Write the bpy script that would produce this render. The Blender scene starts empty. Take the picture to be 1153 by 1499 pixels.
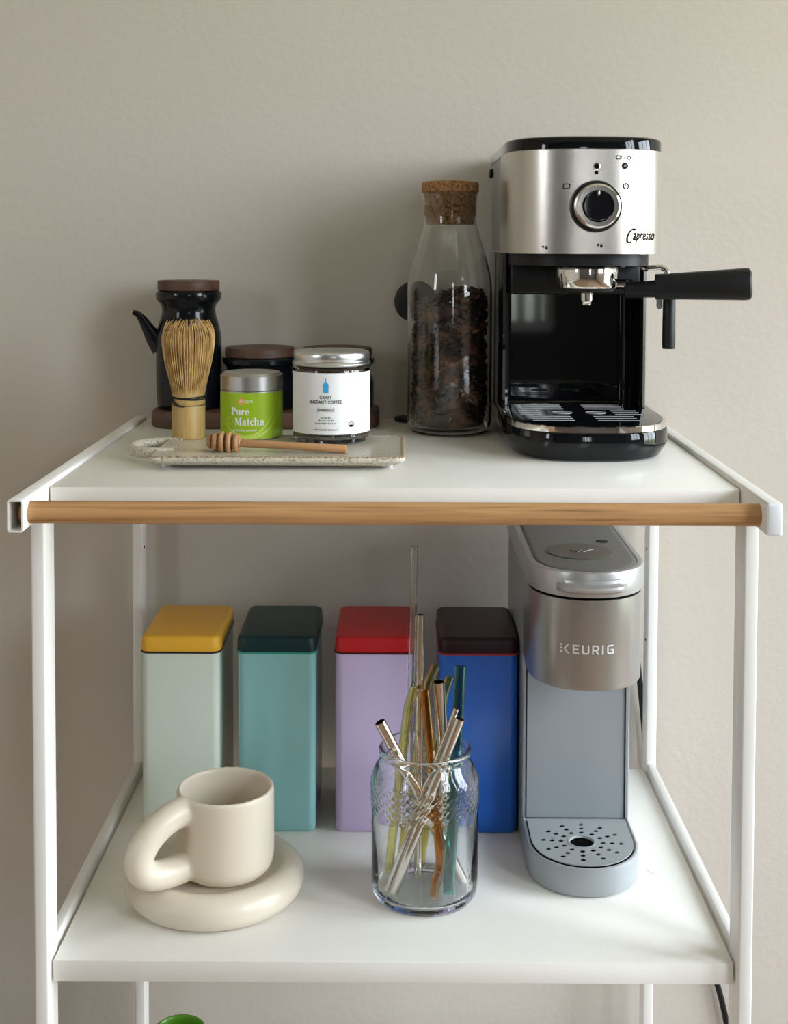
import bpy, bmesh, math, random
from math import sin, cos, pi, sqrt, radians
from mathutils import Matrix, Vector
random.seed(7)
scene = bpy.context.scene
COL = scene.collection

# ------------------------------------------------------------------ camera
cam = bpy.data.objects.new('camera', bpy.data.cameras.new('camera'))
COL.objects.link(cam)
PITCH, YAW, ROLL = 0.044531, 0.003668, -0.003008
FPX, W, H, CY = 1900.0, 1153, 1499, 440.82
cam.data.sensor_fit = 'VERTICAL'
cam.data.sensor_height = 36.0
cam.data.lens = FPX / H * 36.0
cam.data.shift_y = -(H / 2 - CY) / H
cam.data.clip_start = 0.02
Ry = Matrix(((cos(ROLL), 0, sin(ROLL)), (0, 1, 0), (-sin(ROLL), 0, cos(ROLL))))
Rx = Matrix(((1, 0, 0), (0, cos(PITCH), sin(PITCH)), (0, -sin(PITCH), cos(PITCH))))
Rz = Matrix(((cos(YAW), -sin(YAW), 0), (sin(YAW), cos(YAW), 0), (0, 0, 1)))
B = Matrix(((1, 0, 0), (0, 0, -1), (0, 1, 0)))          # camera axes (x, up, back) into x, depth, up
cam.matrix_world = Matrix.Translation((0.003035, -1.066019, 1.073933)) @ (Rz @ Rx @ Ry @ B).to_4x4()
scene.camera = cam

# ------------------------------------------------------------------ world and daylight
world = bpy.data.worlds.new('sky'); scene.world = world
world.use_nodes = True
nt = world.node_tree; nt.nodes.clear()
tc = nt.nodes.new('ShaderNodeTexCoord'); sep = nt.nodes.new('ShaderNodeSeparateXYZ')
ramp = nt.nodes.new('ShaderNodeValToRGB'); bg = nt.nodes.new('ShaderNodeBackground'); out = nt.nodes.new('ShaderNodeOutputWorld')
mr = nt.nodes.new('ShaderNodeMapRange'); mr.inputs['From Min'].default_value = -1; mr.inputs['From Max'].default_value = 1
nt.links.new(tc.outputs['Generated'], sep.inputs[0]); nt.links.new(sep.outputs['Z'], mr.inputs['Value'])
nt.links.new(mr.outputs[0], ramp.inputs[0]); nt.links.new(ramp.outputs[0], bg.inputs[0]); nt.links.new(bg.outputs[0], out.inputs[0])
e = ramp.color_ramp.elements
e[0].position = 0.0; e[0].color = (0.16, 0.18, 0.12, 1)
e[1].position = 1.0; e[1].color = (0.62, 0.80, 1.0, 1)
x = e.new(0.46); x.color = (0.22, 0.26, 0.17, 1)
x = e.new(0.52); x.color = (0.90, 0.945, 1.0, 1)
bg.inputs['Strength'].default_value = 16.6

# the room
XR, XL, YB, YF, ZC = 2.0, -2.2, 0.445, -3.2, 2.6
WIN_R = (-0.80, 0.36, 0.30, 2.00)       # window in the right wall: y0 y1 z0 z1
WIN_S = (-2.30, -1.20, 1.00, 2.45)      # second window in the right wall, nearer the camera
FILL_L = (-2.50, -1.88, 1.20, 2.25)      # unseen window added in the left wall as fill light
WIN_F = (0.34, 0.60, 0.74, 1.75)        # window behind the camera: x0 x1 z0 z1

def portal(name, loc, rot, sx, sy):
    l = bpy.data.lights.new(name, 'AREA'); l.shape = 'RECTANGLE'; l.size = sx; l.size_y = sy
    l.cycles.is_portal = True
    o = bpy.data.objects.new(name, l); COL.objects.link(o); o.location = loc; o.rotation_euler = rot
portal('window_portal', (XR + .06, (WIN_R[0] + WIN_R[1]) / 2, (WIN_R[2] + WIN_R[3]) / 2), (0, pi / 2, 0), WIN_R[3] - WIN_R[2], WIN_R[1] - WIN_R[0])
portal('window_portal', (XR + .06, (WIN_S[0] + WIN_S[1]) / 2, (WIN_S[2] + WIN_S[3]) / 2), (0, pi / 2, 0), WIN_S[3] - WIN_S[2], WIN_S[1] - WIN_S[0])
portal('window_portal', (XL - .06, (FILL_L[0] + FILL_L[1]) / 2, (FILL_L[2] + FILL_L[3]) / 2), (0, -pi / 2, 0), FILL_L[3] - FILL_L[2], FILL_L[1] - FILL_L[0])  # portal of the added fill opening on the left
portal('window_portal', ((WIN_F[0] + WIN_F[1]) / 2, YF - .06, (WIN_F[2] + WIN_F[3]) / 2), (pi / 2, 0, 0), WIN_F[1] - WIN_F[0], WIN_F[3] - WIN_F[2])

vs = scene.view_settings
vs.view_transform = 'Standard'; vs.look = 'None'; vs.gamma = 1; vs.use_curve_mapping = False
vs.exposure = 0.0
scene.cycles.max_bounces = 24; scene.cycles.transmission_bounces = 24; scene.cycles.glossy_bounces = 8
scene.cycles.diffuse_bounces = 6; scene.cycles.sample_clamp_indirect = 8.0

# ------------------------------------------------------------------ materials
def nodes(m): return m.node_tree.nodes, m.node_tree.links
def mat(name, col, rough=.5, metal=0., spec=.5, trans=0., ior=1.45, coat=0., aniso=0.):
    m = bpy.data.materials.new(name); m.use_nodes = True
    b = m.node_tree.nodes['Principled BSDF']
    b.inputs['Base Color'].default_value = (*col, 1); b.inputs['Roughness'].default_value = rough
    b.inputs['Metallic'].default_value = metal; b.inputs['Specular IOR Level'].default_value = spec
    b.inputs['Transmission Weight'].default_value = trans; b.inputs['IOR'].default_value = ior
    b.inputs['Coat Weight'].default_value = coat; b.inputs['Coat Roughness'].default_value = .05
    b.inputs['Anisotropic'].default_value = aniso
    return m
def noise(m, scale, sc3=(1, 1, 1), detail=4., dist=0.):
    N, L = nodes(m)
    t = N.new('ShaderNodeTexCoord'); mp = N.new('ShaderNodeMapping'); mp.inputs['Scale'].default_value = sc3
    n = N.new('ShaderNodeTexNoise'); n.inputs['Scale'].default_value = scale; n.inputs['Detail'].default_value = detail
    n.inputs['Distortion'].default_value = dist
    L.new(t.outputs['Object'], mp.inputs[0]); L.new(mp.outputs[0], n.inputs['Vector'])
    return n
def bump(m, src, strength, dist=.001):
    N, L = nodes(m); b = N.new('ShaderNodeBump'); b.inputs['Strength'].default_value = strength; b.inputs['Distance'].default_value = dist
    L.new(src.outputs[0], b.inputs['Height']); L.new(b.outputs[0], N['Principled BSDF'].inputs['Normal'])
def colramp(m, src, stops):
    N, L = nodes(m); r = N.new('ShaderNodeValToRGB'); e = r.color_ramp.elements
    e[0].position, e[0].color = stops[0][0], (*stops[0][1], 1); e[1].position, e[1].color = stops[-1][0], (*stops[-1][1], 1)
    for p, c in stops[1:-1]:
        k = e.new(p); k.color = (*c, 1)
    L.new(src.outputs[0], r.inputs[0]); L.new(r.outputs[0], N['Principled BSDF'].inputs['Base Color'])
    return r
def wood(name, dark, light, axis=0, scale=14., rough=.45, fine=.35, cross=9.):
    m = mat(name, light, rough)
    s = [cross] * 3; s[axis] = .55
    n = noise(m, scale, tuple(s), 6., 1.1)
    s2 = [60., 60., 60.]; s2[axis] = 1.2
    n2 = noise(m, scale, tuple(s2), 2.)
    N, L = nodes(m); mx = N.new('ShaderNodeMath'); mx.operation = 'MULTIPLY_ADD'
    mx.inputs[1].default_value = fine; L.new(n2.outputs[0], mx.inputs[0]); L.new(n.outputs[0], mx.inputs[2])
    lo = .28 + fine * .35
    colramp(m, mx, [(lo, dark), (lo + .14, tuple((a * .4 + b * .6) for a, b in zip(dark, light))), (lo + .34, light)])
    bump(m, mx, .12, .0006)
    return m
M = {}
M['wall'] = mat('wall paint', (.575, .525, .462), .75, spec=.25)
n = noise(M['wall'], 120, detail=3); bump(M['wall'], n, .22, .0016)
M['white'] = mat('white powder coat', (.83, .81, .77), .38)
n = noise(M['white'], 900, detail=1); bump(M['white'], n, .02, .0005)
M['shelf'] = mat('white shelf lacquer', (.80, .79, .75), .3)
n = noise(M['shelf'], 9, detail=3); colramp(M['shelf'], n, [(.3, (.85, .825, .77)), (.7, (.88, .86, .81))])
M['capwhite'] = mat('white plastic', (.82, .84, .87), .4)
M['oak'] = wood('oak dowel', (.15, .06, .02), (.54, .295, .125), 0, 9., fine=.4, cross=17.)
M['walnut'] = wood('dark walnut', (.040, .020, .013), (.105, .052, .032), 0, 9., .5)
M['dipwood'] = wood('acacia wood', (.20, .085, .032), (.47, .25, .11), 0, 10., .5)
M['bamboo'] = mat('bamboo skin', (.56, .38, .13), .42)
n = noise(M['bamboo'], 30, (12, 12, .6)); colramp(M['bamboo'], n, [(.3, (.42, .265, .085)), (.7, (.55, .38, .14))])
M['tine'] = mat('split bamboo', (.62, .40, .14), .5)
n = noise(M['tine'], 220, (1, 1, .25)); colramp(M['tine'], n, [(.3, (.30, .145, .035)), (.7, (.74, .50, .20))])
M['node'] = mat('bamboo node line', (.13, .08, .03), .6)
M['thread'] = mat('black thread', (.012, .011, .010), .8)
M['ceramicblack'] = mat('black glaze', (.005, .006, .008), .15, spec=.4)
M['cork'] = mat('cork', (.36, .19, .085), .8, spec=.2)
n = noise(M['cork'], 330, detail=5); colramp(M['cork'], n, [(.32, (.12, .052, .02)), (.5, (.35, .185, .08)), (.72, (.52, .31, .15))]); bump(M['cork'], n, .4, .0008)
M['glass'] = mat('clear glass', (.97, .99, .985), 0., trans=1., ior=1.47)
M['bean'] = mat('roasted bean', (.035, .015, .008), .36)
n = noise(M['bean'], 60, detail=1); colramp(M['bean'], n, [(.36, (.012, .005, .003)), (.54, (.06, .022, .010)), (.66, (.17, .062, .026))])
M['beancore'] = mat('bean shade', (.008, .004, .003), .8)
M['stone'] = mat('speckled stoneware', (.60, .55, .46), .28)
n = noise(M['stone'], 480, detail=2); n2 = noise(M['stone'], 26, detail=4)
r_ = colramp(M['stone'], n, [(.33, (.26, .19, .12)), (.40, (.50, .45, .36)), (.62, (.62, .575, .48))])
M['stonerim'] = mat('iron edged glaze', (.42, .31, .18), .35)
n = noise(M['stonerim'], 380, detail=2); colramp(M['stonerim'], n, [(.35, (.20, .11, .05)), (.6, (.56, .47, .34))])
def brushed(name, col, rough, axis):
    m = mat(name, col, rough, 1., aniso=.55)
    s = [30., 30., 30.]; s[axis] = .4
    if axis == 0: s = [.6, .6, 420.]
    n = noise(m, 6, tuple(s), 2.); bump(m, n, .06, .0004)
    N, L = nodes(m); t = N.new('ShaderNodeTangent'); t.direction_type = 'RADIAL'; t.axis = 'Z'
    L.new(t.outputs[0], N['Principled BSDF'].inputs['Tangent'])
    return m
M['steel'] = brushed('brushed stainless', (.60, .565, .52), .27, 0)
M['chrome'] = mat('chrome', (.82, .81, .79), .08, 1.)
M['satin'] = mat('satin aluminium', (.70, .71, .72), .28, 1.)
M['tinlid'] = mat('matt tinplate', (.50, .50, .49), .36, 1.)
M['strawsteel'] = mat('polished steel straw', (.70, .66, .62), .13, 1.)
M['blackgloss'] = mat('black gloss plastic', (.004, .0045, .006), .04, spec=.42)
M['blackmat'] = mat('black matt plastic', (.008, .008, .009), .42, spec=.35)
M['blackhole'] = mat('dark opening', (.003, .003, .003), .9, spec=.05)
M['greyside'] = mat('grey plastic side', (.33, .33, .335), .35)
M['print'] = mat('dark print', (.02, .016, .013), .8, spec=.03)
M['keu'] = mat('grey plastic shell', (.36, .385, .40), .34)
n = noise(M['keu'], 1400, detail=1); bump(M['keu'], n, .05, .0003)
M['keuhead'] = mat('silver painted shell', (.42, .415, .40), .30, .75)
M['keulid'] = mat('silver painted lid', (.50, .505, .51), .34, .6)
M['keutop'] = mat('dull grey plastic top', (.15, .15, .145), .45)
M['keuback'] = mat('grey tank wall', (.29, .315, .335), .4)
M['badge'] = mat('dull steel badge', (.24, .235, .225), .3, .9)
M['letter'] = mat('silver lettering', (.78, .79, .80), .35)
M['mug'] = mat('cream glaze', (.70, .62, .495), .36, coat=.15)
M['dispblack'] = mat('black metal', (.008, .008, .009), .5)
M['green'] = mat('green plastic', (.085, .27, .012), .3)
M['paper'] = mat('white label paper', (.84, .84, .84), .55)
M['bluelogo'] = mat('blue print', (.05, .38, .72), .5)
M['greyprint'] = mat('grey print', (.26, .26, .26), .7, spec=.1)
M['lime'] = mat('lime label', (.36, .56, .014), .38)
M['limepale'] = mat('pale lime band', (.60, .74, .14), .38)
M['orange'] = mat('orange print', (.85, .36, .08), .5)
M['whiteprint'] = mat('white print', (.92, .92, .88), .5)
M['coffee'] = mat('ground coffee', (.060, .026, .013), .8)
n = noise(M['coffee'], 500, detail=2); colramp(M['coffee'], n, [(.3, (.03, .012, .006)), (.7, (.11, .05, .025))]); bump(M['coffee'], n, .5, .001)
def glassy(name, col): return mat(name, col, 0., trans=1., ior=1.46)
M['g_clear'] = glassy('clear straw glass', (.95, .97, .99))
M['g_olive'] = glassy('olive straw glass', (.78, .70, .30))
M['g_yellow'] = glassy('yellow straw glass', (.84, .82, .42))
M['g_amber'] = glassy('amber straw glass', (.80, .42, .07))
M['g_teal'] = glassy('teal straw glass', (.10, .42, .40))
M['floor'] = wood('floor boards', (.16, .09, .05), (.34, .21, .12), 1, 3., .4)
M['darkwall'] = mat('dark brown panelling', (.075, .06, .055), .6)
M['ceil'] = mat('ceiling paint', (.86, .84, .79), .8)
TINS = {  # body, lid, seam
    'mint': ((.66, .73, .64), (.78, .42, .04), (.025, .015, .012)),
    'aqua': ((.26, .52, .52), (.007, .032, .036), (.03, .30, .24)),
    'lilac': ((.60, .49, .74), (.50, .016, .020), (.06, .006, .008)),
    'blue': ((.016, .135, .60), (.024, .006, .012), (.42, .02, .018)),
}
for k, (b_, l_, s_) in TINS.items():
    M['tb_' + k] = mat(k + ' enamel', b_, .26, coat=.2); M['tl_' + k] = mat(k + ' lid enamel', l_, .38, spec=.35); M['ts_' + k] = mat(k + ' seam', s_, .4)

# ------------------------------------------------------------------ geometry
class Geo:
    def __init__(s): s.V = []; s.F = []
    def add(s, V, F):
        k = len(s.V); s.V += [tuple(v) for v in V]; s.F += [tuple(i + k for i in f) for f in F]; return s
    def bm(s, bm):
        bm.verts.index_update(); r = s.add([v.co[:] for v in bm.verts], [[v.index for v in f.verts] for f in bm.faces]); bm.free(); return r
    def box(s, x0, x1, y0, y1, z0, z1, b=0., seg=2):
        bm = bmesh.new(); bmesh.ops.create_cube(bm, size=1)
        for v in bm.verts: v.co = ((x0 + x1) / 2 + v.co.x * (x1 - x0), (y0 + y1) / 2 + v.co.y * (y1 - y0), (z0 + z1) / 2 + v.co.z * (z1 - z0))
        if b: bmesh.ops.bevel(bm, geom=bm.edges[:], offset=b, segments=seg, profile=.5, affect='EDGES', clamp_overlap=True)
        return s.bm(bm)
    def loft(s, rings, cap0=True, cap1=True, closed=False):
        n = len(rings[0]); V = [p for r in rings for p in r]; F = []
        m = len(rings)
        for i in range(m if closed else m - 1):
            a, b = i * n, ((i + 1) % m) * n
            for j in range(n):
                k = (j + 1) % n; F.append((a + j, a + k, b + k, b + j))
        if not closed:
            if cap0: F.append(tuple(range(n - 1, -1, -1)))
            if cap1: F.append(tuple(range((m - 1) * n, m * n)))
        return s.add(V, F)
    def lathe(s, prof, c, n=48, fn=None):
        """prof: (r, z) list; r<=0 ends are closed to a point."""
        V = []; F = []; idx = []
        for r, z in prof:
            if r <= 1e-7: idx.append([len(V)]); V.append((c[0], c[1], z))
            else:
                idx.append(list(range(len(V), len(V) + n)))
                for j in range(n):
                    t = 2 * pi * j / n; rr = r if fn is None else fn(r, z, t)
                    V.append((c[0] + rr * cos(t), c[1] + rr * sin(t), z))
        for a, b in zip(idx[:-1], idx[1:]):
            for j in range(n):
                k = (j + 1) % n
                if len(a) == 1 and len(b) == 1: continue
                if len(a) == 1: F.append((a[0], b[k], b[j]))
                elif len(b) == 1: F.append((a[j], a[k], b[0]))
                else: F.append((a[j], a[k], b[k], b[j]))
        return s.add(V, F)
    def tube(s, path, r, n=14, caps=True, inner=None, sx=1.):
        P = [Vector(p) for p in path]; m = len(P)
        R = r if isinstance(r, (list, tuple)) else [r] * m
        T = []
        for i in range(m):
            t = (P[min(i + 1, m - 1)] - P[max(i - 1, 0)]); T.append(t.normalized())
        up = Vector((0, 0, 1)) if abs(T[0].z) < .9 else Vector((1, 0, 0))
        u = T[0].cross(up).normalized(); frames = []
        for i in range(m):
            u = (u - T[i] * u.dot(T[i])).normalized(); frames.append((u.copy(), T[i].cross(u).normalized()))
        def rings(k): return [[P[i] + (frames[i][0] * cos(2 * pi * j / n) * sx + frames[i][1] * sin(2 * pi * j / n)) * (R[i] * k) for j in range(n)] for i in range(m)]
        o = rings(1)
        if inner is None: return s.loft(o, caps, caps)
        i_ = rings(inner)
        return s.loft(o + i_[::-1], closed=True)
    def prism(s, pts, z0, z1):
        return s.loft([[(x, y, z0) for x, y in pts], [(x, y, z1) for x, y in pts]])
    def move(s, f): s.V = [tuple(f(*v)) for v in s.V]; return s

def root_loc(o):
    while o is not None:
        if o.parent is None: return Vector(o.location)
        o = o.parent
    return Vector((0, 0, 0))
def mk(name, g, m, parent=None, loc=None, ang=32, kind=None, label=None):
    L = root_loc(parent) if parent else Vector(loc or (0, 0, 0))
    me = bpy.data.meshes.new(name)
    me.from_pydata([Vector(v) - L for v in g.V], [], g.F)
    bm = bmesh.new(); bm.from_mesh(me); bmesh.ops.recalc_face_normals(bm, faces=bm.faces); bm.to_mesh(me); bm.free()
    if ang:
        me.shade_smooth(); me.set_sharp_from_angle(angle=radians(ang))
    me.materials.append(m)
    o = bpy.data.objects.new(name, me); COL.objects.link(o)
    if parent: o.parent = parent
    else: o.location = L
    if kind: o['kind'] = kind
    if label: o['label'] = label
    return o
def thing(name, label, cat, loc, group=None):
    o = bpy.data.objects.new(name, None); COL.objects.link(o); o.location = loc; o.empty_display_size = .02
    return tag(o, label, cat, group)
def tag(o, label, cat, group=None):
    o['label'] = label; o['category'] = cat
    if group: o['group'] = group
    return o
def structure(name, g, m):
    o = mk(name, g, m, loc=(0, 0, 0)); o['kind'] = 'structure'; return o

def dring(xc, hw, yf, ys, yb, z, i=0., p=2.5, n=40, rb=.012):
    """plan ring: rounded front (superellipse), straight sides, rounded rear corners; i = inset"""
    hw -= i; yf += i; yb -= i; rb = max(rb - i, .001); out_ = []
    for k in range(n + 1):
        t = pi * k / n; c, s_ = cos(t), sin(t)
        out_.append((xc - hw * math.copysign(abs(c) ** (2 / p), c), ys - (ys - yf) * abs(s_) ** (2 / p), z))
    for k in range(6):
        t = k / 5 * pi / 2; out_.append((xc + hw - rb + rb * cos(t), yb - rb + rb * sin(t), z))
    for k in range(6):
        t = pi / 2 + k / 5 * pi / 2; out_.append((xc - hw + rb + rb * cos(t), yb - rb + rb * sin(t), z))
    return out_
def dsolid(g, P, z0, z1, b0=.002, b1=.002, inset=0.):
    rings = []
    for k in range(5 if b0 else 0):
        t = k / 4 * pi / 2; rings.append(dring(*P[:5], z0 + b0 * (1 - sin(t)), inset + b0 * (1 - cos(pi / 2 - t) * 1) if False else inset + b0 * (1 - sin(t)) ** 2 * 1, **P[5]))
    if not b0: rings.append(dring(*P[:5], z0, inset, **P[5]))
    if b0: rings = rings[::1]
    if b1:
        for k in range(5):
            t = k / 4 * pi / 2; rings.append(dring(*P[:5], z1 - b1 + b1 * sin(t), inset + b1 * (1 - cos(t)), **P[5]))
    else: rings.append(dring(*P[:5], z1, inset, **P[5]))
    zs = sorted(range(len(rings)), key=lambda q: rings[q][0][2])
    return g.loft([rings[q] for q in zs])
def dfront(P):
    xc, hw, yf, ys = P[:4]; p = P[5].get('p', 2.5)
    return lambda x: ys - (ys - yf) * max(0., 1 - abs((x - xc) / hw) ** p) ** (1 / p)
def cfront(cx, cy, r): return lambda x: cy - sqrt(max(0., r * r - (x - cx) ** 2))

def text2d(s, width, height, bold=0., shear=0., space=1.):
    cu = bpy.data.curves.new('t', 'FONT'); cu.body = s; cu.align_x = 'CENTER'; cu.size = 1; cu.offset = bold; cu.shear = shear
    cu.space_character = space; cu.resolution_u = 3
    o = bpy.data.objects.new('t', cu); COL.objects.link(o)
    bpy.context.view_layer.update()
    me = bpy.data.meshes.new_from_object(o.evaluated_get(bpy.context.evaluated_depsgraph_get()))
    V = [v.co[:] for v in me.vertices]; F = [tuple(p.vertices) for p in me.polygons]
    bpy.data.objects.remove(o); bpy.data.curves.remove(cu); bpy.data.meshes.remove(me)
    x0 = min(v[0] for v in V); x1 = max(v[0] for v in V); y0 = min(v[1] for v in V); y1 = max(v[1] for v in V)
    return [((v[0] - (x0 + x1) / 2) / (x1 - x0) * width, (v[1] - (y0 + y1) / 2) / (y1 - y0) * height) for v in V], F
def onfront(V2, F, x, z, yf, eps=.0003):
    g = Geo(); g.add([(x + a, yf(x + a) - eps, z + b) for a, b in V2], F); return g
def printed(name, g, m, parent, label=None):
    o = mk(name, g, m, parent, ang=0, label=label); return o
# small planar shapes in (x, z)
def ell(cx, cz, rx, rz, n=24): return [(cx + rx * cos(2 * pi * k / n), cz + rz * sin(2 * pi * k / n)) for k in range(n)], [tuple(range(n))]
def rect(x0, z0, x1, z1): return [(x0, z0), (x1, z0), (x1, z1), (x0, z1)], [(0, 1, 2, 3)]
def arc(cx, cz, rx, rz, ix, iz, a0=0, a1=360, n=24):
    V = []; F = []
    for k in range(n + 1):
        t = radians(a0 + (a1 - a0) * k / n); V += [(cx + rx * cos(t), cz + rz * sin(t)), (cx + ix * cos(t), cz + iz * sin(t))]
    for k in range(n): F.append((2 * k, 2 * k + 2, 2 * k + 3, 2 * k + 1))
    return V, F
def join2(*shapes):
    V = []; F = []
    for v, f in shapes: k = len(V); V += v; F += [tuple(i + k for i in q) for q in f]
    return V, F
def poly(*pts): return list(pts), [tuple(range(len(pts)))]
FAT = {
    'P': (.80, [rect(.08, 0, .34, 1), rect(0, 0, .42, .06), rect(0, .94, .34, 1), arc(.34, .71, .42, .29, .15, .23, -90, 90)]),
    'u': (.80, [rect(.06, .2, .30, .68), rect(0, .62, .30, .68), arc(.32, .22, .26, .24, .04, .14, 180, 290), rect(.44, 0, .68, .68), rect(.38, .62, .6, .68), rect(.44, 0, .76, .06)]),
    'r': (.62, [rect(.06, 0, .30, .68), rect(0, 0, .38, .06), rect(0, .62, .30, .68), ell(.46, .55, .13, .13), rect(.28, .56, .46, .64)]),
    'e': (.74, [arc(.35, .34, .35, .36, .11, .29, 10, 325), rect(.2, .33, .68, .40)]),
    'M': (1.26, [rect(.08, 0, .16, 1), rect(.86, 0, 1.14, 1), poly((.04, 1), (.36, 1), (.68, .12), (.55, 0)), poly((.55, 0), (.68, .12), (.90, 1), (.84, 1)), rect(0, 0, .26, .06), rect(.78, 0, 1.22, .06), rect(.9, .94, 1.22, 1)]),
    'a': (.78, [rect(.40, .04, .64, .5), arc(.36, .46, .28, .22, .04, .15, 0, 160), ell(.18, .5, .1, .1), arc(.28, .2, .26, .21, .04, .13, 50, 320), rect(.5, 0, .74, .06)]),
    't': (.56, [rect(.12, .08, .36, .92), rect(0, .60, .52, .68), arc(.36, .14, .24, .15, .02, .08, 180, 300)]),
    'c': (.68, [arc(.34, .34, .34, .36, .10, .29, 45, 320), ell(.52, .52, .11, .11)]),
    'h': (.86, [rect(.06, 0, .30, 1), rect(0, .94, .30, 1), rect(0, 0, .38, .06), rect(.50, 0, .74, .44), arc(.48, .42, .26, .27, .04, .18, 0, 150), rect(.42, 0, .82, .06)]),
}
def fat(s, h):
    x = 0; parts = []
    for ch in s:
        w, shp = FAT[ch]; V, F = join2(*shp); parts.append(([(x + a * h, b * h) for a, b in V], F)); x += w * h
    return join2(*parts), x

# ------------------------------------------------------------------ room shell
def wall_with_hole(axis, at, th, a0, a1, z0, z1, hole):
    g = Geo(); h0, h1, k0, k1 = hole
    def bx(a, b, c, d):
        if axis == 'x': g.box(at, at + th, a, b, c, d)
        else: g.box(a, b, at, at + th, c, d)
    bx(a0, h0, z0, z1); bx(h1, a1, z0, z1); bx(h0, h1, z0, k0); bx(h0, h1, k1, z1); return g
structure('floor', Geo().box(XL - .1, XR + .1, YF - .1, YB + .1, -.05, 0), M['floor'])
structure('ceiling', Geo().box(XL - .1, XR + .1, YF - .1, YB + .1, ZC, ZC + .05), M['ceil'])
structure('wall_back', Geo().box(XL - .1, XR + .1, YB, YB + .1, 0, ZC), M['wall'])
structure('wall_left', wall_with_hole('x', XL - .1, .1, YF, YB, 0, ZC, FILL_L), M['wall'])
g = wall_with_hole('x', XR, .1, -1.02, YB, 0, ZC, WIN_R); g2 = wall_with_hole('x', XR, .1, YF, -1.02, 0, ZC, WIN_S); g.add(g2.V, g2.F)
structure('wall_right', g, M['wall'])
structure('wall_front', wall_with_hole('y', YF - .1, .1, XL, XR, 0, ZC, WIN_F), M['darkwall'])
t = .04
for nm, (y0, y1, z0, z1), XW in (('window_1', WIN_R, XR), ('window_3', WIN_S, XR), ('fill_window', FILL_L, XL - .09)):  # the left frame dresses an opening added only for fill
    g = Geo()
    for a, b, c, d in ((y0, y0 + t, z0, z1), (y1 - t, y1, z0, z1), (y0 + t, y1 - t, z0, z0 + t), (y0 + t, y1 - t, z1 - t, z1)): g.box(XW + .02, XW + .07, a, b, c, d)
    for f in (.36, .68): g.box(XW + .025, XW + .065, y0 + (y1 - y0) * f - .016, y0 + (y1 - y0) * f + .016, z0 + t, z1 - t)
    structure(nm, g, M['white'])
g = Geo(); x0, x1, z0, z1 = WIN_F
for a, b, c, d in ((x0, x0 + t, z0, z1), (x1 - t, x1, z0, z1), (x0 + t, x1 - t, z0, z0 + t), (x0 + t, x1 - t, z1 - t, z1)): g.box(a, b, YF - .07, YF - .02, c, d)
for f in (.25, .5, .75): g.box(x0 + (x1 - x0) * f - .014, x0 + (x1 - x0) * f + .014, YF - .065, YF - .025, z0 + t, z1 - t)
structure('window_2', g, M['white'])
g = Geo().box(XL, XR, YB - .012, YB, 0, .09, .003); structure('baseboard_back', g, M['capwhite'])

# ------------------------------------------------------------------ cart
HW = .2875; T = .0125; ZM = .47; ZT = .8709; ZL = .12
cart = thing('serving_cart', 'white metal kitchen cart with shelves and a wooden front handle bar', 'cart', (0, .2, 0))
def shelf(name, y0, y1, zt, th=.0185):
    g = Geo().box(-HW + .0012, HW - .0012, y0, y1, zt - th, zt, .0012, 2); return mk(name, g, M['shelf'], cart)
shelf('shelf', .003, .428, ZT, .0175); mid = shelf('shelf', 0, .406, ZM); shelf('shelf', 0, .406, ZL)
RT = ZT + .0035; RB = RT - .0255
for s in (-1, 1):
    xi, xo = s * HW, s * (HW + T); a, b = min(xi, xo), max(xi, xo)
    # hollow rectangular top rail, open at its front end
    def rr(y, i, r):
        pts = []
        for cx_, cz_, a0 in ((b - i - r, RT - i - r, 0), (a + i + r, RT - i - r, 90), (a + i + r, RB + i + r, 180), (b - i - r, RB + i + r, 270)):
            for k in range(5):
                t = radians(a0 + 90 * k / 4); pts.append((cx_ + r * cos(t), y, cz_ + r * sin(t)))
        return pts
    g = Geo(); w_ = .0014
    g.loft([rr(.425, 0, .002), rr(-.0695, 0, .002), rr(-.07, .0003, .002), rr(-.07, w_, .0012), rr(.424, w_, .0012)], cap0=True, cap1=True)
    rail = mk('top_rail', g, M['white'], cart)
    if s > 0:
        c = Geo(); c.loft([rr(-.0702, .0002, .002), rr(-.0716, .0002, .002), rr(-.0726, .0016, .0012)])
        mk('end_cap', c, M['capwhite'], rail)
    for y in (-.0083, .398):
        xa, xb = (a, b)
        g = Geo().box(xa + .0004, xb - .0004, y, y + (.031 if y < 0 else .024), .0, RB, .0018, 3); mk('leg', g, M['white'], cart)
    for zt in (ZM, ZL):
        g = Geo().box(a + .002, b - .002, .0227, .398, zt - .013, zt + .0085, .0012); mk('side_rail', g, M['white'], cart)
g = Geo().tube([(-HW - .0066, -.050, .8609), (-.1, -.050, .8609), (.1, -.050, .8609), (HW + .004, -.050, .8609)], .0089, 40)
rod = mk('handle_bar', g, M['oak'], cart, label='round oak handle bar')
for s in (-1, 1):
    for z in (.845 - .12, .62):
        g = Geo().tube([(s * (HW - .0002), .408, z), (s * (HW + .002), .408, z)], .0014, 10); mk('screw_hole', g, M['blackhole'], cart)

g = Geo(); g.add([(.2419, .1648, ZM + .0002), (.2440, .1612, ZM + .0002), (.2560, .1462, ZM + .0002), (.2444, .1618, ZM + .0002)], [(0, 1, 3), (1, 2, 3)])
mk('scuff_mark', g, M['greyside'], mid, ang=0)

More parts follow.
